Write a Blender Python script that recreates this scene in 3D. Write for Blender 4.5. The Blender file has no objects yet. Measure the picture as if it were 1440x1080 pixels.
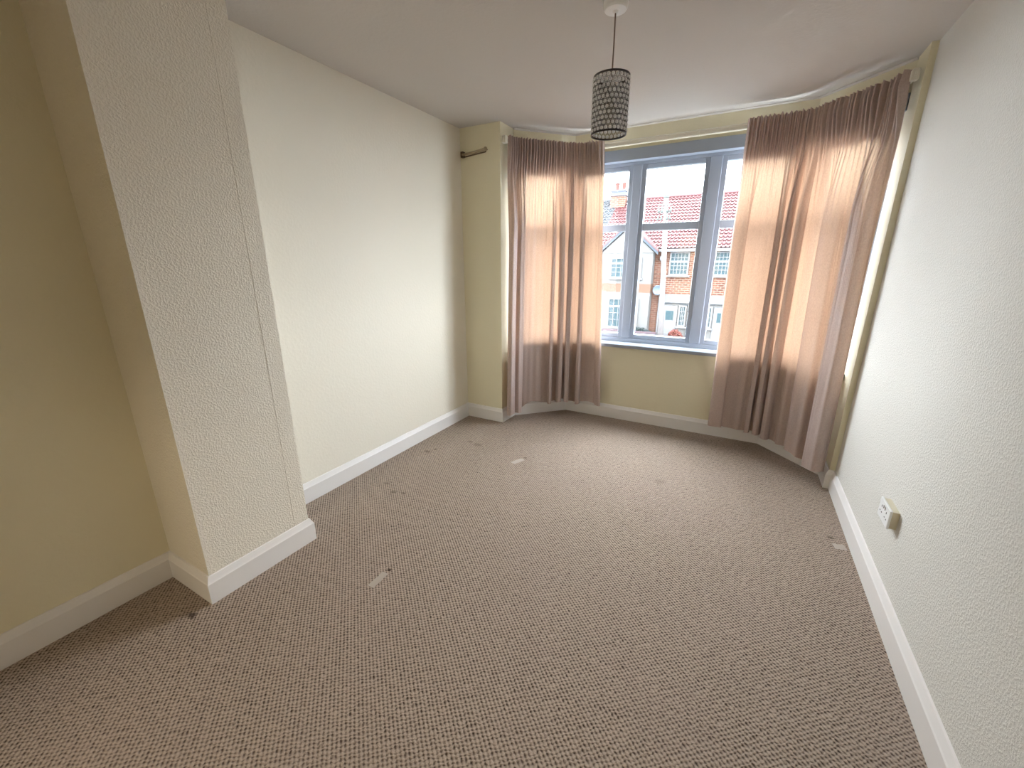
import bpy, bmesh, math, random
from mathutils import Vector, Matrix
random.seed(7)
C = bpy.context.scene.collection
PI = math.pi
# ------------------------------------------------------------ camera, world, exposure
sc = bpy.context.scene
cd = bpy.data.cameras.new('camera'); cam = bpy.data.objects.new('camera', cd); C.objects.link(cam)
sc.camera = cam
YAW, PIT = -0.502, -0.284
fw = Vector((math.sin(YAW)*math.cos(PIT), math.cos(YAW)*math.cos(PIT), math.sin(PIT)))
rt = Vector((math.cos(YAW), -math.sin(YAW), 0)); up = rt.cross(fw)
M = Matrix((rt, up, -fw)).transposed().to_4x4(); M.translation = (0, 0, 1.4334)
cam.matrix_world = M
cd.sensor_width = 36; cd.lens = 36*578.68/1440; cd.clip_start = 0.02; cd.clip_end = 300
w = bpy.data.worlds.new('overcast_sky'); sc.world = w; w.use_nodes = True
bg = w.node_tree.nodes['Background']; bg.inputs[0].default_value = (0.87, 0.92, 1.0, 1); bg.inputs[1].default_value = 10.0
sc.view_settings.view_transform = 'Standard'; sc.view_settings.look = 'None'
sc.view_settings.gamma = 1; sc.view_settings.use_curve_mapping = False
sc.view_settings.exposure = 2.0

# ------------------------------------------------------------ materials
def mat(name, col, rough=0.6, metal=0, spec=0.5):
    m = bpy.data.materials.new(name); m.use_nodes = True
    b = m.node_tree.nodes['Principled BSDF']
    b.inputs['Base Color'].default_value = (*col, 1); b.inputs['Roughness'].default_value = rough
    b.inputs['Metallic'].default_value = metal; b.inputs['Specular IOR Level'].default_value = spec
    return m
def N(m, t, **k):
    n = m.node_tree.nodes.new(t)
    for a, v in k.items():
        if a.startswith('_'): setattr(n, a[1:], v)
        else: n.inputs[a.replace('#', ' ')].default_value = v
    return n
def L(m, a, b): m.node_tree.links.new(a, b)
def mth(m, op, a, b=None, clamp=False):
    n = m.node_tree.nodes.new('ShaderNodeMath'); n.operation = op; n.use_clamp = clamp
    for i, v in enumerate((a, b)):
        if v is None: continue
        if isinstance(v, (int, float)): n.inputs[i].default_value = v
        else: L(m, v, n.inputs[i])
    return n.outputs[0]
def mixc(m, f, a, b):
    n = m.node_tree.nodes.new('ShaderNodeMix'); n.data_type = 'RGBA'
    for i, v in ((0, f), (6, a), (7, b)):
        if isinstance(v, (int, float)): n.inputs[i].default_value = v
        elif isinstance(v, tuple): n.inputs[i].default_value = (*v, 1)
        else: L(m, v, n.inputs[i])
    return n.outputs[2]
def bsdf(m): return m.node_tree.nodes['Principled BSDF']
def plaster(name, col, bump, scale=95, stain=0.03):
    m = mat(name, col, 0.75, spec=0.25)
    tc = N(m, 'ShaderNodeTexCoord')
    n1 = N(m, 'ShaderNodeTexNoise', Scale=scale, Detail=3.0, Roughness=0.55); L(m, tc.outputs['Object'], n1.inputs['Vector'])
    n2 = N(m, 'ShaderNodeTexNoise', Scale=1.3, Detail=4.0); L(m, tc.outputs['Object'], n2.inputs['Vector'])
    r = N(m, 'ShaderNodeMapRange'); L(m, n1.outputs[0], r.inputs[0]); r.inputs[1].default_value = .42; r.inputs[2].default_value = .68
    b = N(m, 'ShaderNodeBump', Strength=bump, Distance=0.004); L(m, r.outputs[0], b.inputs['Height'])
    L(m, b.outputs[0], bsdf(m).inputs['Normal'])
    v = mth(m, 'MULTIPLY', mth(m, 'SUBTRACT', n2.outputs[0], 0.42, True), 4*stain)
    L(m, mixc(m, v, col, tuple(c*.55 for c in col)), bsdf(m).inputs['Base Color'])
    return m
CREAM = (0.83, 0.775, 0.58)
M_wall = plaster('cream_wallpaper', CREAM, 0.12, 60)
M_left = plaster('window_lit_cream_wallpaper', (0.86, 0.815, 0.70), 0.12, 60)  # same cream paper, with window brightness put into a paler colour
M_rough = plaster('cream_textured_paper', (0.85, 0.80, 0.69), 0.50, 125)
M_right = plaster('pale_textured_paper', (0.70, 0.685, 0.635), 0.38, 120)
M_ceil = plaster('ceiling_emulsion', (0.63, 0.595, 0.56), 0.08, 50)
M_skirt = mat('white_gloss_wood', (0.84, 0.82, 0.80), 0.35)
M_upvc = mat('backlit_white_frame', (0.31, 0.35, 0.41), 0.3)  # backlit shade of the white frames put into a grey-blue base colour
M_rail = mat('cream_plastic_rail', (0.80, 0.76, 0.64), 0.4)
M_white = mat('white_plastic', (0.85, 0.85, 0.84), 0.3)
M_plug = mat('dark_socket_slot', (0.02, 0.02, 0.02), 0.6)
M_cable = mat('brown_flex', (0.20, 0.13, 0.09), 0.5)
M_wire = mat('dark_chrome_wire', (0.045, 0.043, 0.043), 0.3, .6)
M_bead = bpy.data.materials.new('milky_acrylic_bead'); M_bead.use_nodes = True; M_bead.node_tree.nodes.clear()
_o = N(M_bead, 'ShaderNodeOutputMaterial'); _d = N(M_bead, 'ShaderNodeBsdfDiffuse'); _r = N(M_bead, 'ShaderNodeBsdfTranslucent'); _a = N(M_bead, 'ShaderNodeAddShader')
_d.inputs[0].default_value = (.50, .50, .50, 1); _r.inputs[0].default_value = (.46, .46, .47, 1)
L(M_bead, _d.outputs[0], _a.inputs[0]); L(M_bead, _r.outputs[0], _a.inputs[1])
_g = N(M_bead, 'ShaderNodeBsdfGlossy', Roughness=.08); _x = N(M_bead, 'ShaderNodeMixShader'); _x.inputs[0].default_value = .12
L(M_bead, _a.outputs[0], _x.inputs[1]); L(M_bead, _g.outputs[0], _x.inputs[2]); L(M_bead, _x.outputs[0], _o.inputs[0])
M_glass = bpy.data.materials.new('window_glass'); M_glass.use_nodes = True
M_glass.node_tree.nodes.clear()
_o = N(M_glass, 'ShaderNodeOutputMaterial'); _t = N(M_glass, 'ShaderNodeBsdfTransparent'); _g = N(M_glass, 'ShaderNodeBsdfGlossy')
_t.inputs[0].default_value = (0.97, 0.985, 0.98, 1); _g.inputs['Roughness'].default_value = 0.02
_x = N(M_glass, 'ShaderNodeMixShader'); _x.inputs[0].default_value = 0.035
L(M_glass, _t.outputs[0], _x.inputs[1]); L(M_glass, _g.outputs[0], _x.inputs[2]); L(M_glass, _x.outputs[0], _o.inputs[0])

# carpet: staggered dark pits between brown loops, fibre noise, worn patches and a few small marks
M_carpet = mat('brown_loop_carpet', (0.2, 0.14, 0.1), 0.95, spec=0.1)
def carpet():
    m = M_carpet; tc = N(m, 'ShaderNodeTexCoord')
    nz = N(m, 'ShaderNodeTexNoise', Scale=55.0, Detail=3.0); L(m, tc.outputs['Object'], nz.inputs['Vector'])
    sp = N(m, 'ShaderNodeSeparateXYZ'); L(m, tc.outputs['Object'], sp.inputs[0])
    wob = mth(m, 'MULTIPLY', mth(m, 'SUBTRACT', nz.outputs[0], 0.5), 0.018)
    X = mth(m, 'ADD', sp.outputs[0], wob); Y = mth(m, 'SUBTRACT', sp.outputs[1], wob)
    A, B = 0.0200, 0.0174
    sx = mth(m, 'COSINE', mth(m, 'MULTIPLY', X, 2*PI/A)); sy = mth(m, 'COSINE', mth(m, 'MULTIPLY', Y, 2*PI/B))
    pr = mth(m, 'MULTIPLY', sx, sy)                       # +1 at a staggered lattice, -1 between
    h = mth(m, 'ADD', mth(m, 'MULTIPLY', pr, 0.5), 0.5)
    fib = N(m, 'ShaderNodeTexNoise', Scale=420.0, Detail=3.0, Roughness=0.7); L(m, tc.outputs['Object'], fib.inputs['Vector'])
    pit = mth(m, 'POWER', h, 1.7)
    pit = mth(m, 'MULTIPLY', pit, mth(m, 'ADD', mth(m, 'MULTIPLY', fib.outputs[0], 1.2), mth(m, 'SUBTRACT', mth(m, 'MULTIPLY', nz.outputs[0], 1.6), 0.5)))
    pit = mth(m, 'MINIMUM', pit, 1.0)
    c = mixc(m, fib.outputs[0], (0.20, 0.148, 0.108), (0.76, 0.635, 0.53))
    c = mixc(m, pit, c, (0.045, 0.028, 0.020))
    big = N(m, 'ShaderNodeTexNoise', Scale=1.6, Detail=5.0, Roughness=0.6); L(m, tc.outputs['Object'], big.inputs['Vector'])
    c = mixc(m, mth(m, 'MULTIPLY', mth(m, 'SUBTRACT', big.outputs[0], 0.45, True), 0.9), c, (0.36, 0.28, 0.25))
    # small dirt marks at fixed places on the carpet: x, y, radius, strength
    mask = None
    for x, y, r, s in ((-1.868, .575, .03, .8), (-1.329, 1.18, .016, .9), (-1.299, 2.575, .02, .5), (.60, 2.52, .022, .6), (-1.83, 1.72, .03, .45), (-1.76, 1.74, .02, .5),
                       (-2.03, 2.3, .04, .4), (-1.75, 2.6, .05, .3), (-2.0, 2.36, .02, .5), (-1.84, 2.62, .03, .4), (-.32, 2.7, .05, .2), (-1.95, 1.78, .03, .35)):
        dx = mth(m, 'SUBTRACT', sp.outputs[0], x); dy = mth(m, 'SUBTRACT', sp.outputs[1], y)
        d = mth(m, 'SQRT', mth(m, 'ADD', mth(m, 'MULTIPLY', dx, dx), mth(m, 'MULTIPLY', mth(m, 'MULTIPLY', dy, dy), 2.0)))
        d = mth(m, 'ADD', d, mth(m, 'MULTIPLY', mth(m, 'SUBTRACT', nz.outputs[0], .5), r*1.6))
        k = mth(m, 'MULTIPLY', mth(m, 'SUBTRACT', 1.0, mth(m, 'DIVIDE', d, r), True), s*1.6)
        k = mth(m, 'MINIMUM', k, s)
        mask = k if mask is None else mth(m, 'MAXIMUM', mask, k)
    c = mixc(m, mask, c, (0.035, 0.022, 0.016))
    L(m, c, bsdf(m).inputs['Base Color'])
    hh = mth(m, 'SUBTRACT', mth(m, 'MULTIPLY', fib.outputs[0], 0.5), pit)
    b = N(m, 'ShaderNodeBump', Strength=0.8, Distance=0.004); L(m, hh, b.inputs['Height']); L(m, b.outputs[0], bsdf(m).inputs['Normal'])
carpet()
# curtain cloth: reflects mauve-brown, glows warm when lit from behind
M_curtain = bpy.data.materials.new('mauve_curtain_cloth'); M_curtain.use_nodes = True
def curtain_mat():
    m = M_curtain; m.node_tree.nodes.clear(); o = N(m, 'ShaderNodeOutputMaterial')
    d = N(m, 'ShaderNodeBsdfDiffuse'); t = N(m, 'ShaderNodeBsdfTranslucent')
    tc = N(m, 'ShaderNodeTexCoord'); mp = N(m, 'ShaderNodeMapping'); mp.inputs['Scale'].default_value = (160, 160, 90); L(m, tc.outputs['Object'], mp.inputs[0])
    n = N(m, 'ShaderNodeTexNoise', Scale=1.0, Detail=3.0); L(m, mp.outputs[0], n.inputs['Vector'])
    L(m, mixc(m, n.outputs[0], (0.35, 0.28, 0.255), (0.54, 0.45, 0.415)), d.inputs[0])
    L(m, mixc(m, n.outputs[0], (0.080, 0.047, 0.029), (0.106, 0.064, 0.040)), t.inputs[0])
    g = N(m, 'ShaderNodeBsdfGlossy', Roughness=0.45); g.inputs[0].default_value = (0.8, 0.76, 0.76, 1)
    a = N(m, 'ShaderNodeAddShader'); L(m, d.outputs[0], a.inputs[0]); L(m, t.outputs[0], a.inputs[1])
    x = N(m, 'ShaderNodeMixShader'); x.inputs[0].default_value = 0.05
    L(m, a.outputs[0], x.inputs[1]); L(m, g.outputs[0], x.inputs[2])
    r = N(m, 'ShaderNodeBsdfRefraction', Roughness=0.5, IOR=1.2); r.inputs[0].default_value = (1.0, 0.70, 0.46, 1)   # light through the open weave
    x2 = N(m, 'ShaderNodeMixShader'); x2.inputs[0].default_value = 0.02
    L(m, x.outputs[0], x2.inputs[1]); L(m, r.outputs[0], x2.inputs[2])
    L(m, x2.outputs[0], o.inputs[0])
curtain_mat()

# ------------------------------------------------------------ mesh helpers
def link(name, bm, m=None, parent=None, smooth=False, **props):
    me = bpy.data.meshes.new(name); bmesh.ops.recalc_face_normals(bm, faces=bm.faces); bm.to_mesh(me); bm.free()
    if smooth:
        for p in me.polygons: p.use_smooth = True
    if m:
        for q in (m if isinstance(m, (list, tuple)) else [m]): me.materials.append(q)
    o = bpy.data.objects.new(name, me); C.objects.link(o)
    if parent: o.parent = parent
    for k, v in props.items(): o[k] = v
    return o
def B(): return bmesh.new()
def box(bm, x0, x1, y0, y1, z0, z1, bev=0, mi=0):
    vs = [bm.verts.new((x, y, z)) for x in (x0, x1) for y in (y0, y1) for z in (z0, z1)]
    fs = [bm.faces.new([vs[i] for i in f]) for f in ((0,1,3,2),(4,6,7,5),(0,4,5,1),(2,3,7,6),(0,2,6,4),(1,5,7,3))]
    for f in fs: f.material_index = mi
    if bev: bmesh.ops.bevel(bm, geom=list({e for f in fs for e in f.edges}), offset=bev, segments=2, affect='EDGES', profile=.5)
    return vs
def prism(bm, pts, z0, z1):
    a = [bm.verts.new((x, y, z0)) for x, y in pts]; b = [bm.verts.new((x, y, z1)) for x, y in pts]
    n = len(pts); bm.faces.new(a[::-1]); bm.faces.new(b)
    for i in range(n): bm.faces.new((a[i], a[(i+1)%n], b[(i+1)%n], b[i]))
def loft(bm, rings, closed=True, cap=True):
    R = [[bm.verts.new(p) for p in r] for r in rings]
    for a, b in zip(R, R[1:]):
        n = len(a)
        for i in range(n if closed else n-1): bm.faces.new((a[i], a[(i+1)%n], b[(i+1)%n], b[i]))
    if cap: bm.faces.new(R[0][::-1]); bm.faces.new(R[-1])
    return R
def lathe(bm, prof, cx, cy, seg=32, cap=True):
    loft(bm, [[(cx+r*math.cos(2*PI*i/seg), cy+r*math.sin(2*PI*i/seg), z) for i in range(seg)] for r, z in prof], cap=cap)
def tube(bm, pts, r, seg=8, cap=True):
    rings = []
    for i, p in enumerate(pts):
        p = Vector(p); a = Vector(pts[max(i-1, 0)]); b = Vector(pts[min(i+1, len(pts)-1)]); d = (b-a).normalized()
        u = d.orthogonal().normalized() if abs(d.z) < .9 else d.cross(Vector((1, 0, 0))).normalized()
        v = d.cross(u); rr = r[i] if isinstance(r, (list, tuple)) else r
        rings.append([p+(u*math.cos(2*PI*k/seg)+v*math.sin(2*PI*k/seg))*rr for k in range(seg)])
    loft(bm, rings, cap=cap)
def offset_line(pts, v):
    """mitred offset to the left of the walking direction (v>0 = outward of the bay when walking +X)"""
    out = []
    P = [Vector(p) for p in pts]
    for i, p in enumerate(P):
        ds = []
        if i > 0: ds.append((P[i]-P[i-1]).normalized())
        if i < len(P)-1: ds.append((P[i+1]-P[i]).normalized())
        ns = [Vector((-d.y, d.x)) for d in ds]
        n = sum(ns, Vector((0, 0))).normalized()
        k = v/max(0.3, n.dot(ns[0]))
        out.append(p+n*k)
    return out
def profile_run(bm, pts, prof):
    """sweep a closed profile [(v, z)...] along the polyline with mitred corners"""
    lines = [(offset_line(pts, v), z) for v, z in prof]
    rings = [[(l[i].x, l[i].y, z) for l, z in lines] for i in range(len(pts))]
    loft(bm, rings)
def empty(name, loc, label=None, category=None, group=None, **p):
    o = bpy.data.objects.new(name, None); C.objects.link(o); o.location = loc; o.empty_display_size = .1
    if label: o['label'] = label
    if category: o['category'] = category
    if group: o['group'] = group
    for k, v in p.items(): o[k] = v
    return o
def rel(o, parent):
    """keep world-space mesh while parenting to an unrotated empty"""
    o.parent = parent; o.matrix_parent_inverse = Matrix.Translation(-Vector(parent.location)); return o
S = dict(kind='structure')

# ------------------------------------------------------------ room shell
H = 2.5
XL, XR, XC, Y0, Y1, YB, YR = -2.22, 0.69, -1.873, 0.668, 1.147, 3.15, 3.16
YBACK = -1.5
BAY = [(-1.835, YB), (-1.83, 3.36), (-1.44, 3.765), (0.28, 3.755), (0.66, 3.345), (0.66, YR)]
bm = B(); box(bm, XL-.2, XR+.2, YBACK-.2, 4.05, -.12, 0); link('floor', bm, M_carpet, **S)
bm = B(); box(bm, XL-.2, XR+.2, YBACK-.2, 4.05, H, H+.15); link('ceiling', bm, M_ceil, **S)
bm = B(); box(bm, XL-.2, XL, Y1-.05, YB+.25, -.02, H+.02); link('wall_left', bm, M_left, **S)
bm = B(); box(bm, XL-.2, XL, YBACK-.1, Y0+.05, -.02, H+.02); link('wall_left_rear', bm, M_wall, **S)
bm = B(); box(bm, XR, XR+.2, YBACK-.1, YR+.3, -.02, H+.02); link('wall_right', bm, M_right, **S)
DX0, DX1 = -1.35, -.55  # span of the added doorway in the rear wall
bm = B(); box(bm, XL-.2, DX0, YBACK-.12, YBACK, -.02, H+.02); box(bm, DX1, XR+.2, YBACK-.12, YBACK, -.02, H+.02); box(bm, DX0, DX1, YBACK-.12, YBACK, 2.03, H+.02); link('wall_back', bm, M_wall, **S)
# added unseen doorway and lit landing, made up to fill the dark foreground
bm = B(); box(bm, -2.42, .89, -3.7, YBACK-.1, -.12, 0); link('floor_added_landing', bm, M_carpet, **S)
bm = B(); box(bm, -2.42, .89, -3.7, YBACK-.1, H, H+.15); link('ceiling_added_landing', bm, M_ceil, **S)
bm = B(); box(bm, -2.5, .9, -3.7, -3.5, -.1, H+.1); box(bm, -2.5, -2.3, -3.6, YBACK-.1, -.1, H+.1); box(bm, .7, .9, -3.6, YBACK-.1, -.1, H+.1); link('wall_added_landing', bm, M_wall, **S)
bm = B()
for a, b, z0, z1 in ((DX0-.06, DX0+.01, 0, 2.09), (DX1-.01, DX1+.06, 0, 2.09), (DX0+.01, DX1-.01, 2.02, 2.09)): box(bm, a, b, YBACK-.135, YBACK+.015, z0, z1, .004)
link('trim_4', bm, M_skirt, **S)
ll = bpy.data.lights.new('added_fill_lamp', 'AREA'); ll.shape = 'DISK'; ll.size = .5; ll.energy = 17; ll.color = (1.0, .84, .64)  # unseen fill lamp, added to brighten the near alcove and foreground
lo = bpy.data.objects.new('added_fill_light', ll); C.objects.link(lo); lo.location = (-.95, -2.55, H-.06)
M_lamp = mat('fill_glow_diffuser', (.9, .88, .8)); bsdf(M_lamp).inputs['Emission Color'].default_value = (1, .86, .66, 1); bsdf(M_lamp).inputs['Emission Strength'].default_value = 3  # glowing cover for the added fill lamp
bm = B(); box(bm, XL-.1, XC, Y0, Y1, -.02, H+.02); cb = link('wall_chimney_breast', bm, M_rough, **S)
# thin overlapping wallpaper seam strip near the breast's far corner
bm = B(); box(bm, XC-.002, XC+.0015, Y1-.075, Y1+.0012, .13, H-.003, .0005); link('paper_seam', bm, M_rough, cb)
bm = B(); box(bm, XL-.2, BAY[0][0], YB, YB+.24, -.02, H+.02); wbl = link('wall_bay_left', bm, M_wall, **S)
bm = B(); box(bm, BAY[5][0], XR+.2, YR, YR+.22, -.02, H+.02); link('wall_bay_right', bm, M_wall, **S)
core = BAY[1:5]
def band(pts, v0, v1, z0, z1, bm=None):
    bm = bm or B(); profile_run(bm, pts, [(v0, z0), (v1, z0), (v1, z1), (v0, z1)]); return bm
ZS, ZH = 0.735, 2.25
link('wall_bay', band(core, 0, .24, -.02, ZS-.032), M_wall, **S)
link('wall_bay_head', band(core, 0, .24, ZH+.085, H+.01), M_wall, **S)
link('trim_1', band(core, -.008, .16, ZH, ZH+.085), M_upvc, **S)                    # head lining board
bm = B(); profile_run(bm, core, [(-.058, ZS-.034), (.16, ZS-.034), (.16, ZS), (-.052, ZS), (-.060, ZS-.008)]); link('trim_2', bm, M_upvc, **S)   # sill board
bm = B(); profile_run(bm, core, [(.001, H-.012), (.001, H+.001), (-.012, H+.001), (-.012, H-.004)]); link('trim_3', bm, M_ceil, **S)       # plaster bead at the ceiling
# skirting boards
SK = [(0, 0), (-.020, 0), (-.020, .098), (-.017, .103), (-.007, .127), (0, .128)]
def skirt(name, pts):
    bm = B(); profile_run(bm, pts, SK); return link(name, bm, M_skirt, **S)
skirt('baseboard_left_rear', [(XL, YBACK), (XL, Y0), (XC, Y0), (XC, Y1), (XL, Y1), (XL, YB)][:1] + [(XL, Y0)])
skirt('baseboard_chimney', [(XL+.001, Y0), (XC, Y0), (XC, Y1), (XL+.001, Y1)])
skirt('baseboard_left', [(XL, Y1), (XL, YB)])
skirt('baseboard_bay', [(XL+.001, YB)] + BAY + [(XR-.001, YR)])
skirt('baseboard_right', [(XR, YR), (XR, YBACK)])
skirt('baseboard_back', [(XR, YBACK), (DX1+.06, YBACK)]); skirt('baseboard_back_left', [(DX0-.06, YBACK), (XL, YBACK)])

# ------------------------------------------------------------ windows (frames sit in the reveal, 7 to 13 cm outside the wall face)
line = offset_line(core, .10)
def seg_frame(P, Q, idx, lights, ends):
    """one facet of the bay; lights = list of (u0, u1) glass openings along PQ"""
    P = Vector(P); Q = Vector(Q); d = (Q-P).normalized(); n = Vector((-d.y, d.x)); Ls = (Q-P).length
    root = empty('window_%d' % idx, (P.x, P.y, ZS), **S)
    mw = Matrix(((d.x, n.x, 0, P.x), (d.y, n.y, 0, P.y), (0, 0, 1, 0), (0, 0, 0, 1)))
    def put(bm, name, m):
        bm.transform(mw); o = link(name, bm, m); rel(o, root); return o
    zb, zt = ZS, ZH
    g0, g1, g2, g3 = .81, 1.708, 1.765, 2.19
    e0, e1 = ends
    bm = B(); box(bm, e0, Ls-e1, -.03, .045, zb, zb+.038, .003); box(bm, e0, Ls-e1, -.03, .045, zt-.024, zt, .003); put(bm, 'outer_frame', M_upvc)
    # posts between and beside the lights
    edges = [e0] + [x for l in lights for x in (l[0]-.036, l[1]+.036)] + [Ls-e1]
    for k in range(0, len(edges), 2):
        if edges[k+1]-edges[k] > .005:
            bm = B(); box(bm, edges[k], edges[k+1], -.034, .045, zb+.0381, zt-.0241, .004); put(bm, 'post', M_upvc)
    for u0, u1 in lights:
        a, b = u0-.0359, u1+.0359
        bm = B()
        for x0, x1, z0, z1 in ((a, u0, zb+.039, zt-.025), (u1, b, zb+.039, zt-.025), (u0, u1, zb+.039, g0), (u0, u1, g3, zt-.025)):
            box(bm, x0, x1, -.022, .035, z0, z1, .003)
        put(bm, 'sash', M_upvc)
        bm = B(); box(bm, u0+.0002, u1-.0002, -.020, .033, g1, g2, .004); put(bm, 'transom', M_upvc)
        for z0, z1 in ((g0, g1), (g2, g3)):
            bm = B(); box(bm, u0+.0003, u1-.0003, .008, .012, z0+.0003, z1-.0003); put(bm, 'pane', M_glass)
    return root
Pf, Qf = line[1], line[2]
cx = lambda x: x-Pf.x
seg_frame(line[0], line[1], 1, [(.12, (line[1]-line[0]).length-.15)], (0, .004))
seg_frame(Pf, Qf, 2, [(cx(-1.375), cx(-.978)), (cx(-.832), cx(-.389)), (cx(-.233), cx(.165))], (.004, .004))
seg_frame(line[2], line[3], 3, [(.09, (line[3]-line[2]).length-.17)], (.004, 0))
# sky portals: sampling aids at the bay openings, they emit nothing
for a, b in zip(line, line[1:]):
    ld = bpy.data.lights.new('portal', 'AREA'); ld.shape = 'RECTANGLE'; ld.size = (b-a).length; ld.size_y = ZH-ZS; ld.cycles.is_portal = True
    lo = bpy.data.objects.new('sky_portal', ld); C.objects.link(lo)
    d = (b-a).normalized(); n = Vector((-d.y, d.x, 0)); c = (a+b)/2
    X = Vector((d.x, d.y, 0)); Z = n; Yv = Z.cross(X)
    Mx = Matrix((X, Yv, Z)).transposed().to_4x4(); Mx.translation = (c.x+n.x*.06, c.y+n.y*.06, (ZH+ZS)/2); lo.matrix_world = Mx

# ------------------------------------------------------------ curtain rail
RZ0, RZ1 = 2.352, 2.394
rail_pts = [(-1.800, 3.185), (-1.795, 3.34), (-1.423, 3.725), (0.262, 3.715), (0.627, 3.325), (0.627, 3.20)]
rail = empty('curtain_rail', (-.58, 3.72, RZ0), 'cream plastic curtain rail running around the bay above the window', 'curtain rail')
def rpart(name, bm, m=M_rail, smooth=False): return rel(link(name, bm, m, smooth=smooth), rail)
for k, (a, b) in enumerate(((0, 3), (2, 6))):
    pts = rail_pts[a:b]
    if k == 0: pts = pts + [(-.445, 3.7192)]
    else: pts = [(-.4445, 3.7192)] + rail_pts[3:]
    bm = B(); profile_run(bm, pts, [(-.006, RZ0), (.006, RZ0), (.006, RZ1), (-.006, RZ1), (-.009, RZ1-.006), (-.006, RZ1-.012), (-.006, RZ0+.012), (-.009, RZ0+.006)]); rpart('track', bm)
bm = B(); box(bm, -.4475, -.4425, 3.7075, 3.726, RZ0-.002, RZ1+.002, .001); rpart('joint_clip', bm)
for x, y, dx in ((-1.803, 3.165, .018), (.628, 3.185, .016)):
    bm = B(); box(bm, x-dx, x+dx, y-.018, y+.018, RZ0-.006, RZ1+.004, .005); box(bm, x-.004, x+.004, y-.024, y-.017, RZ0+.008, RZ1-.012, .002); rpart('end_bracket', bm)
for x in (-1.2, -.95, -.2, .1):
    bm = B(); box(bm, x-.008, x+.008, 3.728, 3.762, RZ0+.01, RZ1-.008, .002); rpart('wall_bracket', bm)

# ------------------------------------------------------------ curtains
def arc_path(pts, n, rad=.10):
    """resample a polyline with rounded corners into n points with normals"""
    P = [Vector(p) for p in pts]; out = [P[0]]
    for i in range(1, len(P)-1):
        a = (P[i-1]-P[i]); b = (P[i+1]-P[i]); r = min(rad, a.length*.45, b.length*.45)
        s, e = P[i]+a.normalized()*r, P[i]+b.normalized()*r
        for k in range(9):
            t = k/8; out.append(s*(1-t)**2+P[i]*2*t*(1-t)+e*t*t)
    out.append(P[-1])
    acc = [0]
    for a, b in zip(out, out[1:]): acc.append(acc[-1]+(b-a).length)
    res = []; j = 0
    for i in range(n):
        t = acc[-1]*i/(n-1)
        while j < len(acc)-2 and acc[j+1] < t: j += 1
        f = (t-acc[j])/(acc[j+1]-acc[j]); res.append(out[j].lerp(out[j+1], f))
    return res
def smooth(a, b, x):
    t = min(1, max(0, (x-a)/(b-a))); return t*t*(3-2*t)
def make_curtain(top, bot, z_top, zb, folds, gathers, seed, label, leads):
    """folds: list of (centre u, half width u, depth) ridges towards the room, at the hem; leads: edge shaping"""
    rnd = random.Random(seed); nu, nv = 720, 90
    T = arc_path(top, nu); Bt = arc_path(bot, nu)
    ph = [rnd.uniform(0, 6.28) for _ in range(8)]
    gj = [rnd.uniform(-.5, .5) for _ in range(gathers+2)]; ga = [rnd.uniform(.55, 1.25) for _ in range(gathers+2)]
    bm = B(); grid = []
    for j in range(nv+1):
        v = (j/nv); v = v**1.35                           # denser near the heading
        row = []
        for i in range(nu):
            u = i/(nu-1)
            p = T[i].lerp(Bt[i], v**.8)
            q0 = T[max(i-1, 0)].lerp(Bt[max(i-1, 0)], v**.8); q1 = T[min(i+1, nu-1)].lerp(Bt[min(i+1, nu-1)], v**.8)
            d = (q1-q0).normalized(); n = Vector((d.y, -d.x))          # towards the room
            # heading gathers
            g = u*gathers; k = int(g); fr = g-k
            c = .5+gj[k]*.35; x = (fr-c)
            gat = ga[k]/(1+(abs(x)/(.27+.06*gj[k]))**6)
            # long folds, leaning and wandering slightly with height; each ridge is wider at its front than at its root
            lean = .010*math.sin(2.2*v+ph[0])
            wl = smooth(.02, .30, v); f = 0; tg = 0
            for (c0, w0, d0, e0) in folds:
                c1 = c0+lean+.004*math.sin(5*v+c0*40); x = (u-c1)/w0
                if abs(x) < 2.2:
                    h = 1/(1+abs(x)**5); f += d0*1.1*h; tg += .6*e0*math.sin(x*PI/2.2)*h - math.copysign(min(1.2*w0, e0*1.6), x)*math.exp(-((abs(x)-1.5)/.38)**2)
            ft = .0028*math.sin(u*61+ph[2]+1.2*v)+.002*math.sin(u*113+ph[3]+1.5*v)
            wt = 1-smooth(.02, .16, v); wh = 1-smooth(.10, .40, v)
            off = .042*gat*wt*(.75+.25*min(1, v/.03)) + (f+ft)*wl + .009*gat*wh*(1-wt)
            off += .003*math.sin(u*19+ph[5])*wl
            side = -tg*smooth(.06, .40, v)
            z = z_top(u)*(1-v)+zb(u)*v + (.004*math.sin(u*gathers*2*PI+ph[6])+.004*gat)*(1-min(1, v*12))
            row.append(bm.verts.new((p.x+n.x*off-d.x*side, p.y+n.y*off-d.y*side, z)))
        grid.append(row)
    for a, b in zip(grid, grid[1:]):
        for i in range(nu-1): bm.faces.new((a[i], a[i+1], b[i+1], b[i]))
    c = empty('curtain', (top[0][0], top[0][1], zb(0)), label, 'curtain', 'mauve curtains in the bay')
    o = link('curtain_panel', bm, M_curtain, smooth=True); rel(o, c)
    return c, grid
fl = [(.045, .034, .055, .018), (.155, .036, .06, .020), (.49, .016, .05, .012), (.57, .018, .075, .02), (.665, .024, .085, .024), (.80, .018, .07, .014), (.975, .03, .03, 0)]
make_curtain([(-1.795, 3.20), (-1.775, 3.30), (-1.385, 3.685), (-1.155, 3.672)], [(-1.795, 3.13), (-1.762, 3.33), (-1.405, 3.690), (-1.055, 3.688)],
             lambda u: 2.402, lambda u: .075+.06*smooth(.15, .3, u)+.012*math.sin(u*23), fl, 34, 3,
             'mauve brown curtain drawn to the left of the bay window', None)
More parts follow.
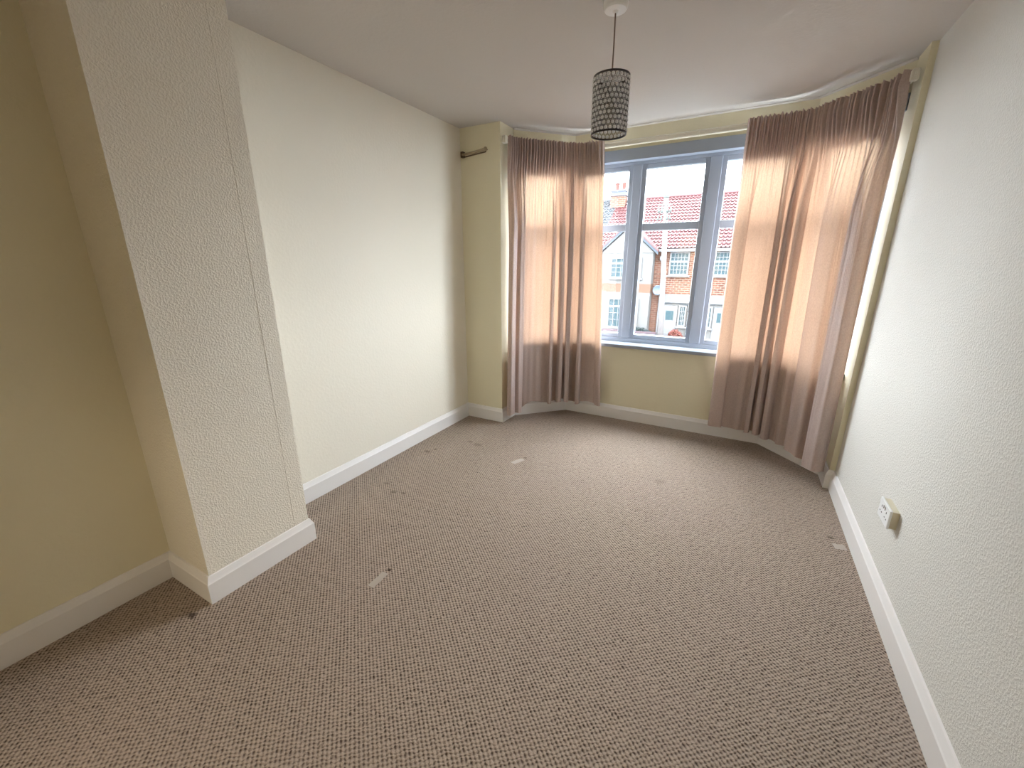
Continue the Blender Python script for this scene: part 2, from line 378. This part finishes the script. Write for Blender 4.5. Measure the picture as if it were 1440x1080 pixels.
fr_ = [(.065, .048, .065, .022), (.30, .020, .06, .016), (.385, .018, .08, .02), (.465, .017, .06, .014), (.545, .02, .02, 0), (.69, .065, .06, .025), (.90, .068, .085, .030)]
make_curtain([(-.13, 3.672), (.235, 3.670), (.600, 3.29), (.622, 3.20)], [(-.13, 3.675), (.245, 3.672), (.585, 3.31), (.655, 3.12)],
             lambda u: 2.404, lambda u: .125-.03*smooth(.5, .9, u)+.010*math.sin(u*21), fr_, 40, 5,
             'wider mauve brown curtain drawn to the right of the bay window', None)

# ------------------------------------------------------------ pendant light
px, py = -.634, 2.068
pend = empty('pendant_light', (px, py, 1.998), 'ceiling pendant light with cylindrical shade of clear beads in dark wire', 'ceiling light')
def pp(name, bm, m, smooth=False, **k): return rel(link(name, bm, m, smooth=smooth, **k), pend)
bm = B(); lathe(bm, [(.052, H+.002), (.052, H-.012), (.049, H-.030), (.045, H-.036), (.012, H-.038), (.009, H-.046)], px, py, 40); pp('ceiling_rose', bm, M_white, False)
bm = B(); tube(bm, [(px, py, H-.04), (px+.001, py, 2.35), (px, py, 2.19)], .0032, 8); pp('cord', bm, M_cable, True)
bm = B(); lathe(bm, [(.006, 2.205), (.014, 2.198), (.019, 2.18), (.019, 2.15), (.021, 2.148), (.021, 2.13), (.016, 2.128)], px, py, 24); pp('lamp_holder', bm, M_white, True)
bm = B(); lathe(bm, [(.013, 2.128), (.014, 2.115), (.022, 2.095), (.029, 2.07), (.028, 2.05), (.018, 2.033), (.004, 2.027)], px, py, 24)
M_bulb = mat('frosted_bulb_glass', (.75, .72, .66), .25); bulb = pp('bulb', bm, M_bulb, True)
shade = empty('lamp_shade', (0, 0, 0)); rel(shade, pend); shade.location = (0, 0, 0); shade.matrix_parent_inverse = Matrix.Identity(4)
SR, zt_, zb_ = .0775, 2.222, 1.998
def sp_(name, bm, m, smooth=False, **k):
    o = link(name, bm, m, smooth=smooth, **k); o.parent = shade; o.matrix_parent_inverse = Matrix.Translation(-Vector(pend.location)); return o
for z in (zt_, zb_):
    bm = B(); lathe(bm, [(SR-.002, z-.0035), (SR+.002, z-.0035), (SR+.002, z+.0035), (SR-.002, z+.0035), (SR-.002, z-.0035)], px, py, 48, cap=False); sp_('rim', bm, M_wire)
bm = B()
for k in range(3):
    a = 2*PI*k/3+.4; tube(bm, [(px+.016*math.cos(a), py+.016*math.sin(a), 2.15), (px+.05*math.cos(a), py+.05*math.sin(a), 2.205), (px+SR*math.cos(a), py+SR*math.sin(a), zt_)], .0014, 5)
sp_('spider', bm, M_wire)
nb, nr = 26, 11
bw = B(); bb = B()
for r in range(nr):
    z = zb_+.0115+(zt_-zb_-.023)*r/(nr-1)
    for k in range(nb):
        a = 2*PI*(k+.5*(r % 2))/nb; c = Vector((px+SR*math.cos(a), py+SR*math.sin(a), z))
        rad = Vector((math.cos(a), math.sin(a), 0)); tan = Vector((-math.sin(a), math.cos(a), 0))
        m4 = Matrix.Translation(c) @ Matrix((tan, Vector((0, 0, 1)), rad)).transposed().to_4x4() @ Matrix.Diagonal((1, 1, .75, 1))
        bmesh.ops.create_icosphere(bb, subdivisions=2, radius=.0072, matrix=m4)
        R1, r1 = .0097, .0011
        rings = []
        for s in range(12):
            t = 2*PI*s/12; cc = c+(tan*math.cos(t)+Vector((0, 0, 1))*math.sin(t))*R1; o_ = (cc-c).normalized()
            rings.append([cc+(o_*math.cos(q)+rad*math.sin(q))*r1 for q in (0, PI/2, PI, 3*PI/2)])
        rings.append(rings[0]); loft(bw, rings, cap=False)
bmesh.ops.remove_doubles(bw, verts=bw.verts, dist=1e-6)
sp_('wire_mesh', bw, M_wire, True, kind='stuff'); sp_('bead', bb, M_bead, True, kind='stuff')

fl_ = empty('added_fill_fitting', (-.95, -2.55, H), 'added fill light shaped as a round opal ceiling fitting, unseen behind the camera', 'ceiling light')  # fitting made up around the added fill lamp
bm = B(); lathe(bm, [(.27, H+.001), (.28, H-.02), (.27, H-.035), (.255, H-.038)], -.95, -2.55, 40); rel(link('base', bm, M_white), fl_)
bm = B(); lathe(bm, [(.255, H-.036), (.25, H-.05), (.20, H-.056), (.05, H-.058)], -.95, -2.55, 40); rel(link('diffuser', bm, M_lamp, smooth=True), fl_)
# ------------------------------------------------------------ wall socket
so = empty('wall_socket', (XR, 2.122, .409), 'white double power socket on the right wall above the skirting', 'socket')
def sk_(name, bm, m, p=None): 
    o = link(name, bm, m); rel(o, so)
    return o
bm = B(); box(bm, XR-.024, XR+.001, 2.057, 2.187, .370, .448, .002); M_box = mat('shaded_pattress_plastic', (.72, .66, .50), .5); sk_('back_box', bm, M_box)['label'] = 'back box with ochre shade put into its colour'  # shade on the near side is put into the box colour
bm = B(); box(bm, XR-.033, XR-.0235, 2.054, 2.190, .367, .451, .003); sk_('face_plate', bm, M_white)
for yc in (2.090, 2.154):
    bm = B()
    box(bm, XR-.0338, XR-.032, yc-.0022, yc+.0022, .418, .427); box(bm, XR-.0338, XR-.032, yc-.0145, yc-.0075, .396, .400); box(bm, XR-.0338, XR-.032, yc+.0075, yc+.0145, .396, .400)
    sk_('socket_slots', bm, M_plug)
for yc in (2.112, 2.132):
    bm = B(); box(bm, XR-.0365, XR-.0325, yc-.005, yc+.005, .424, .440, .001); sk_('rocker_switch', bm, M_white)
# ------------------------------------------------------------ old rail remnant on the left return wall
M_old = mat('tarnished_painted_metal', (.46, .37, .24), .45); M_dark = mat('rusty_brown_metal', (.11, .065, .03), .6)
br = empty('hanging_rail', (-2.08, YB, 2.31), 'short tarnished rail stub fixed to the wall left of the curtain', 'rail')
bm = B(); tube(bm, [(-2.185, YB-.026, 2.296), (-2.08, YB-.026, 2.303), (-1.965, YB-.026, 2.315)], .009, 10); rel(link('bar', bm, M_old, smooth=True), br)
bm = B(); box(bm, -2.200, -2.172, YB-.030, YB, 2.276, 2.322, .004); rel(link('mount', bm, M_dark), br)['label'] = 'rusty dark mount'
bm = B(); tube(bm, [(-2.175, YB-.006, 2.283), (-1.965, YB-.006, 2.300)], .005, 8); rel(link('backing_strip', bm, M_dark), br)
bm = B(); bmesh.ops.create_uvsphere(bm, u_segments=16, v_segments=10, radius=.016, matrix=Matrix.Translation((-1.958, YB-.026, 2.316))); tube(bm, [(-1.958, YB-.026, 2.316), (-1.958, YB, 2.316)], .007, 8); rel(link('end_knob', bm, M_old, smooth=True), br)

# ------------------------------------------------------------ tape left on the carpet
M_tape = mat('dusty_clear_tape', (.42, .36, .31), .4)
for a, b, wd, lab, g in (((-1.325, 1.055), (-1.330, 1.155), .036, 'pale strip of tape stuck to the carpet near the chimney breast', 1), ((-1.34, 2.45), (-1.30, 2.545), .045, 'faint square of tape stuck to the carpet towards the left curtain', 2),
                         ((.60, 2.44), (.655, 2.45), .05, 'faint patch of tape on the carpet beside the right skirting', 3)):
    a = Vector(a); b = Vector(b); d = (b-a); n = Vector((-d.y, d.x)).normalized()*wd/2; bm = B(); nseg = 6
    rr = random.Random(g); L1 = []; L2 = []
    for k in range(nseg+1):
        p = a+d*k/nseg; L1.append(p+n*(1+rr.uniform(-.15, .1))); L2.append(p-n*(1+rr.uniform(-.15, .1)))
    prism(bm, [tuple(v) for v in L1]+[tuple(v) for v in reversed(L2)], .0003, .0016)
    link('tape_strip', bm, M_tape, label=lab, category='tape')

# ============================================================ outside: the street and the terrace opposite
GZ = -2.65
OUT = 0.34  # darkens all outdoor colours, standing in for weaker daylight outside
def ext(name, col, rough=.8): return mat(name, tuple(q*OUT for q in col), rough, spec=.2)
M_ewhite = ext('white_render', (.155, .152, .146)); M_etrim = ext('white_painted_frames', (.19, .19, .195)); M_epane = mat('house_window_glass', (.018, .03, .034), .3, spec=.03)
M_asph = ext('grey_asphalt', (.06, .06, .062)); M_pav = ext('paving_slabs', (.14, .135, .13)); M_blue = ext('blue_grey_barge_paint', (.07, .09, .11))
M_pole = ext('weathered_pole', (.24, .22, .215)); M_insul = ext('grey_green_ceramic', (.09, .11, .10)); M_lead = ext('grey_lead', (.10, .11, .15)); M_pot = ext('terracotta_pot', (.13, .045, .035))
M_hedge = ext('hedge_leaves', (.035, .05, .05)); M_redleaf = ext('red_leaves', (.15, .04, .03)); M_dish = ext('grey_dish', (.12, .16, .21), .4)
def brick(name, c1, c2, mortar):
    c1, c2, mortar = [tuple(q*OUT for q in c) for c in (c1, c2, mortar)]
    m = ext(name, c1); tc = N(m, 'ShaderNodeTexCoord'); sp = N(m, 'ShaderNodeSeparateXYZ'); L(m, tc.outputs['Object'], sp.inputs[0])
    cb_ = N(m, 'ShaderNodeCombineXYZ'); L(m, mth(m, 'ADD', sp.outputs[0], sp.outputs[1]), cb_.inputs[0]); L(m, sp.outputs[2], cb_.inputs[1])
    t = N(m, 'ShaderNodeTexBrick', Scale=1.0); t.inputs['Color1'].default_value = (*c1, 1); t.inputs['Color2'].default_value = (*c2, 1); t.inputs['Mortar'].default_value = (*mortar, 1)
    t.inputs['Brick Width'].default_value = .26; t.inputs['Row Height'].default_value = .10; t.inputs['Mortar Size'].default_value = .016; t.inputs['Bias'].default_value = -.1
    L(m, cb_.outputs[0], t.inputs['Vector'])
    L(m, t.outputs[0], bsdf(m).inputs['Base Color']); return m
M_brick = brick('orange_red_brick', (.16, .050, .026), (.085, .026, .014), (.24, .17, .13)); M_brick2 = brick('shaded_purple_brick', (.085, .045, .055), (.06, .035, .045), (.12, .10, .11))  # second brick has shade put into its purple colour
M_tile = ext('red_roof_tile', (.115, .042, .043), .45); M_slate = ext('grey_roof_tile', (.06, .07, .08)); M_tilehung = ext('orange_tile_panel', (.15, .085, .055))
bm = B(); box(bm, -40, 30, 7, 18.4, GZ-.1, GZ); link('street', bm, M_asph, **S)
bm = B(); box(bm, -40, 30, 18.4, 40, GZ-.1, GZ+.12); link('pavement_far', bm, M_pav, **S)
bm = B(); box(bm, -40, 30, 4.4, 7, GZ-.1, GZ+.12); link('pavement_near', bm, M_pav, **S)

def roof(bm, x0, x1, ya, za, yb, zb, pitch=.175, rows=17):
    """pantile slope: rolls across, stepped courses up the slope"""
    nx = int((x1-x0)/pitch)*6
    prev = None
    dy, dz = (yb-ya)/rows, (zb-za)/rows
    Ls = math.hypot(dy, dz); ny, nz = -dz/Ls, dy/Ls
    for r in range(rows):
        for (t, lift) in ((0, .055), (1.0, .012)):
            row = []
            for i in range(nx+1):
                x = x0+(x1-x0)*i/nx; hgt = lift+0.055*max(0, math.sin(2*PI*i/6))
                row.append(bm.verts.new((x, ya+dy*(r+t)+ny*hgt, za+dz*(r+t)+nz*hgt)))
            if prev:
                for i in range(nx): bm.faces.new((prev[i], prev[i+1], row[i+1], row[i]))
            prev = row
def casement(parent, x0, x1, z0, z1, y, cols, rws, base, split=None):
    """window proud of the wall: frame with glazing bars, pane as sub-part"""
    f = .07; bm = B()
    for a in ((x0, x0+f, z0, z1), (x1-f, x1, z0, z1), (x0+f, x1-f, z0, z0+f), (x0+f, x1-f, z1-f, z1)): box(bm, a[0], a[1], y-.06, y+.02, a[2], a[3])
    for k in range(1, cols):
        x = x0+f+(x1-x0-2*f)*k/cols; box(bm, x-.016, x+.016, y-.045, y, z0+f, z1-f)
    for k in range(1, rws):
        z = z0+f+(z1-z0-2*f)*k/rws; t = .05 if split == k else .016; box(bm, x0+f, x1-f, y-.047, y, z-t, z+t)
    box(bm, x0-.08, x1+.08, y-.12, y+.01, z0-.07, z0)
    o = link('window', bm, M_etrim); rel(o, parent)
    bm = B(); box(bm, x0+f, x1-f, y-.02, y+.005, z0+f, z1-f); q = link('pane', bm, M_epane); q.parent = o
    return o
def house(x0, s, label, mroof, mbrick, chim):
    """terraced house 5 m wide; local X runs from the entrance side (s=-1: entrance at the right end)"""
    Wd = 5.0; X = (lambda u: x0+u) if s > 0 else (lambda u: x0+Wd-u)   # u=0 at entrance edge
    h = empty('terraced_house', (x0+Wd/2, 22, GZ), label, 'house', 'terraced houses across the street')
    def P(name, bm, m, **k): return rel(link(name, bm, m, **k), h)
    def bx(bm, u0, u1, *a): a0, a1 = sorted((X(u0), X(u1))); box(bm, a0, a1, *a)
    EZ = 2.10
    bm = B(); bx(bm, 0, Wd, 22, 28, GZ, EZ); 
    P('wall', bm, mbrick)
    bm = B(); roof(bm, x0, x0+Wd, 21.75, EZ+.02, 25.2, 4.86); roof_o = P('roof_tiles', bm, mroof, kind='stuff')
    bm = B(); loft(bm, [[(x, 21.78, EZ-.02), (x, 28.3, EZ-.02), (x, 25.2, 4.82)] for x in (x0, x0+Wd)]); P('roof_slope', bm, mroof)
    bm = B(); tube(bm, [(x0, 25.2, 4.90), (x0+Wd, 25.2, 4.90)], .10, 8); P('ridge_tiles', bm, mroof)
    bm = B(); bx(bm, 0, 2.35, 21.66, 21.80, EZ-.10, EZ+.02); P('gutter', bm, M_etrim)
    # entrance half: upper window, rendered band, door and side light
    a0, a1 = sorted((X(.53), X(1.42))); casement(h, a0, a1, .90, 1.98, 21.97, 5, 5, 22, 3)
    bm = B(); bx(bm, 0, 1.70, 21.80, 22.0, -.40, .00); bx(bm, 0, .30, 21.80, 22, GZ, -.40)
    P('porch_hood', bm, M_ewhite)
    bm = B(); bx(bm, .30, 1.70, 21.93, 22.01, GZ, -.40); P('porch_panel', bm, M_ewhite)
    # arched strip over the door
    bm = B(); pts = [(X(.35+1.3*k/10), -.52+.09*math.sin(PI*k/10)) for k in range(11)]
    pts2 = [(x, z+.05) for x, z in pts]
    poly = pts+pts2[::-1]
    loft(bm, [[(x, y, z) for x, z in poly] for y in (21.88, 21.93)]); P('door_arch', bm, M_blue)
    bm = B(); bx(bm, .82, 1.52, 21.88, 21.94, GZ+.15, -.55); dr = P('door', bm, M_etrim)
    bm = B(); bx(bm, .98, 1.34, 21.865, 21.885, -1.25, -.80); o = link('door_light', bm, M_epane); o.parent = dr
    a0, a1 = sorted((X(.40), X(.76))); casement(h, a0, a1, -1.55, -.52, 21.92, 3, 4, 22)
    # two-storey bay with gable at the other half
    b0, b1 = 2.12, 4.62; bc = (b0+b1)/2
    def ring(z): return [(X(b0), 22, z), (X(b0), 21.45, z), (X(b1), 21.45, z), (X(b1), 22, z)]
    for nm, z0, z1, mm in (('bay_wall', GZ, .05, M_ewhite), ('bay_panel', .05, .48, M_tilehung), ('bay_wall', .48, 1.95, M_ewhite)):
        bm = B(); loft(bm, [ring(z0), ring(z1)]); P(nm, bm, mm)
    casement(h, *sorted((X(b0+.50), X(b1-.45))), .75, 1.75, 21.44, 6, 4, 22, 3)
    casement(h, *sorted((X(b0+.50), X(b1-.45))), -1.75, -.25, 21.44, 6, 4, 22, 3)
    bm = B(); loft(bm, [[(X(b0-.05), y, 1.95), (X(b1+.05), y, 1.95), (X(bc), y, 3.12)] for y in (21.42, 23.2)]); P('gable', bm, M_ewhite)
    for e in (b0-.22, b1+.22):
        bm = B(); loft(bm, [[(X(e), y, 1.86), (X(e), y, 2.00), (X(bc), y, 3.30), (X(bc), y, 3.15)] for y in (21.32, 21.42)]); P('barge_board', bm, M_blue)
        bm = B(); loft(bm, [[(X(e), y, 2.00), (X(e), y, 2.08), (X(bc), y, 3.38), (X(bc), y, 3.30)] for y in (21.30, 23.6)]); P('gable_roof', bm, mroof)
    if chim:
        c = X(Wd-.1); bm = B(); box(bm, c-.40, c+.40, 24.6, 25.6, 3.6, 5.05); P('chimney', bm, M_brick)
        bm = B(); box(bm, c-.47, c+.47, 24.53, 25.67, 5.05, 5.2); box(bm, c-.43, c+.43, 24.57, 25.63, 5.28, 5.36); box(bm, c-.38, c+.38, 24.6, 25.6, 5.2, 5.28); P('chimney_cap', bm, M_lead)
        for dx in (-.2, .18):
            bm = B(); lathe(bm, [(.13, 5.36), (.15, 5.40), (.11, 5.50), (.12, 5.72), (.14, 5.76), (.10, 5.78)], c+dx, 25.1, 12); P('chimney_pot', bm, M_pot, )
    return h
house(-6.9, -1, 'red roofed terraced house with white gabled bay seen through the central pane', M_tile, M_brick, True)
house(-1.9, 1, 'red roofed terraced house seen in the window light beside the right curtain', M_tile, M_brick, True)
house(-11.9, 1, 'grey roofed terraced house in shade-tinted purple brick seen beside the left curtain', M_slate, M_brick2, False)
house(3.1, -1, 'terraced house furthest right, behind the right curtain', M_tile, M_brick, False)
# rain hopper, dish
hp = empty('downpipe', (-3.62, 21.9, GZ), 'white rainwater pipe with hopper on the brick strip beside the gabled bay', 'pipe')
bm = B(); tube(bm, [(-3.62, 21.9, GZ+.12), (-3.62, 21.9, 1.55)], .035, 8); rel(link('pipe', bm, M_etrim), hp)
bm = B(); loft(bm, [[(-3.62-a, 21.9-a, z), (-3.62+a, 21.9-a, z), (-3.62+a, 21.9+a*.8, z), (-3.62-a, 21.9+a*.8, z)] for a, z in ((.05, 1.5), (.13, 1.62), (.13, 1.75), (.05, 1.95), (.05, 2.0))]); rel(link('hopper', bm, M_etrim), hp)
ds = empty('satellite_dish', (-3.70, 21.9, .15), 'round grey satellite dish on the brick between bay and front door', 'satellite dish')
bm = B(); R_ = []
for r, d in ((.02, .06), (.12, .05), (.2, .02), (.24, 0)):
    R_.append([(-3.70+r*math.cos(t), 21.62+d, .19+r*math.sin(t)) for t in [2*PI*k/20 for k in range(20)]])
R_ += [[(p[0], p[1]+.012, p[2]) for p in r] for r in reversed(R_)]
loft(bm, R_); rel(link('reflector', bm, M_dish, smooth=True), ds)
bm = B(); tube(bm, [(-3.70, 21.70, .19), (-3.70, 21.92, .12), (-3.70, 22.0, .12)], .02, 6); tube(bm, [(-3.70, 21.68, 0), (-3.70, 21.42, .05), (-3.70, 21.38, .15)], .012, 6); rel(link('arm', bm, M_pole), ds)
# telegraph pole
tp = empty('telegraph_pole', (-3.03, 19.8, GZ+.12), 'tall weathered telegraph pole with insulators on the pavement opposite', 'pole')
bm = B(); tube(bm, [(-3.03, 19.8, GZ+.1), (-3.2, 19.8, .9), (-3.39, 19.8, 4.15)], [.13, .11, .09], 12); rel(link('post', bm, M_pole, smooth=True), tp)
bm = B()
for z in (3.55, 3.85):
    box(bm, -3.66, -3.12, 19.68, 19.76, z-.03, z+.03)
rel(link('cross_arm', bm, M_pole), tp)
for z in (3.15, 3.45):
    for x in (-3.63, -3.50, -3.27, -3.15):
        bm = B(); lathe(bm, [(.02, z+.30), (.03, z+.27), (.035, z+.18), (.05, z+.15), (.04, z+.10), (.02, z+.08)], x, 19.66, 8); rel(link('insulator', bm, M_insul, smooth=True), tp)
bm = B(); lathe(bm, [(.09, 4.12), (.12, 4.14), (.10, 4.26), (.03, 4.36)], -3.39, 19.8, 12); rel(link('cap', bm, M_insul), tp)
# garden walls, hedge, red shrub
gw = B(); box(gw, -12, -3.35, 19.9, 20.12, GZ+.1, -1.72); box(gw, -12, -3.3, 19.87, 20.15, -1.72, -1.66); link('garden_wall', gw, M_brick2, label='low brick garden wall in front of the terraced houses', category='wall')
def shrub(name, c, r, n, m, label, cat, seed):
    rr = random.Random(seed); o = empty(name, (c[0], c[1], GZ+.12), label, cat)
    bm = B()
    for _ in range(n):
        a, b_ = rr.uniform(0, 2*PI), rr.uniform(-1, 1); q = math.sqrt(1-b_*b_); k = rr.uniform(.6, 1)
        p = Vector((c[0]+r[0]*k*q*math.cos(a), c[1]+r[1]*k*q*math.sin(a), c[2]+r[2]*k*b_))
        d1 = Vector((rr.uniform(-1, 1), rr.uniform(-1, 1), rr.uniform(-1, 1))).normalized()*.06; d2 = d1.orthogonal().normalized()*.03
        vs = [bm.verts.new(p+v) for v in (-d1, d2, d1, -d2)]; bm.faces.new(vs)
    rel(link('leaves', bm, m, kind='stuff'), o)
    bm = B()
    for k in range(5):
        a = k*1.3; tube(bm, [(c[0], c[1], GZ+.1), (c[0]+r[0]*.5*math.cos(a), c[1]+r[1]*.5*math.sin(a), c[2]), (c[0]+r[0]*.7*math.cos(a), c[1]+r[1]*.7*math.sin(a), c[2]+r[2]*.6)], [.03, .02, .008], 5)
    rel(link('stems', bm, M_pole), o)
shrub('hedge', (-4.45, 20.6, -1.95), (1.0, .4, .42), 3500, M_hedge, 'dark clipped hedge behind the garden wall below the white bay', 'hedge', 1)
shrub('red_shrub', (-2.55, 20.6, -1.95), (.36, .3, .42), 900, M_redleaf, 'small red leaved shrub by the front door across the street', 'shrub', 2)
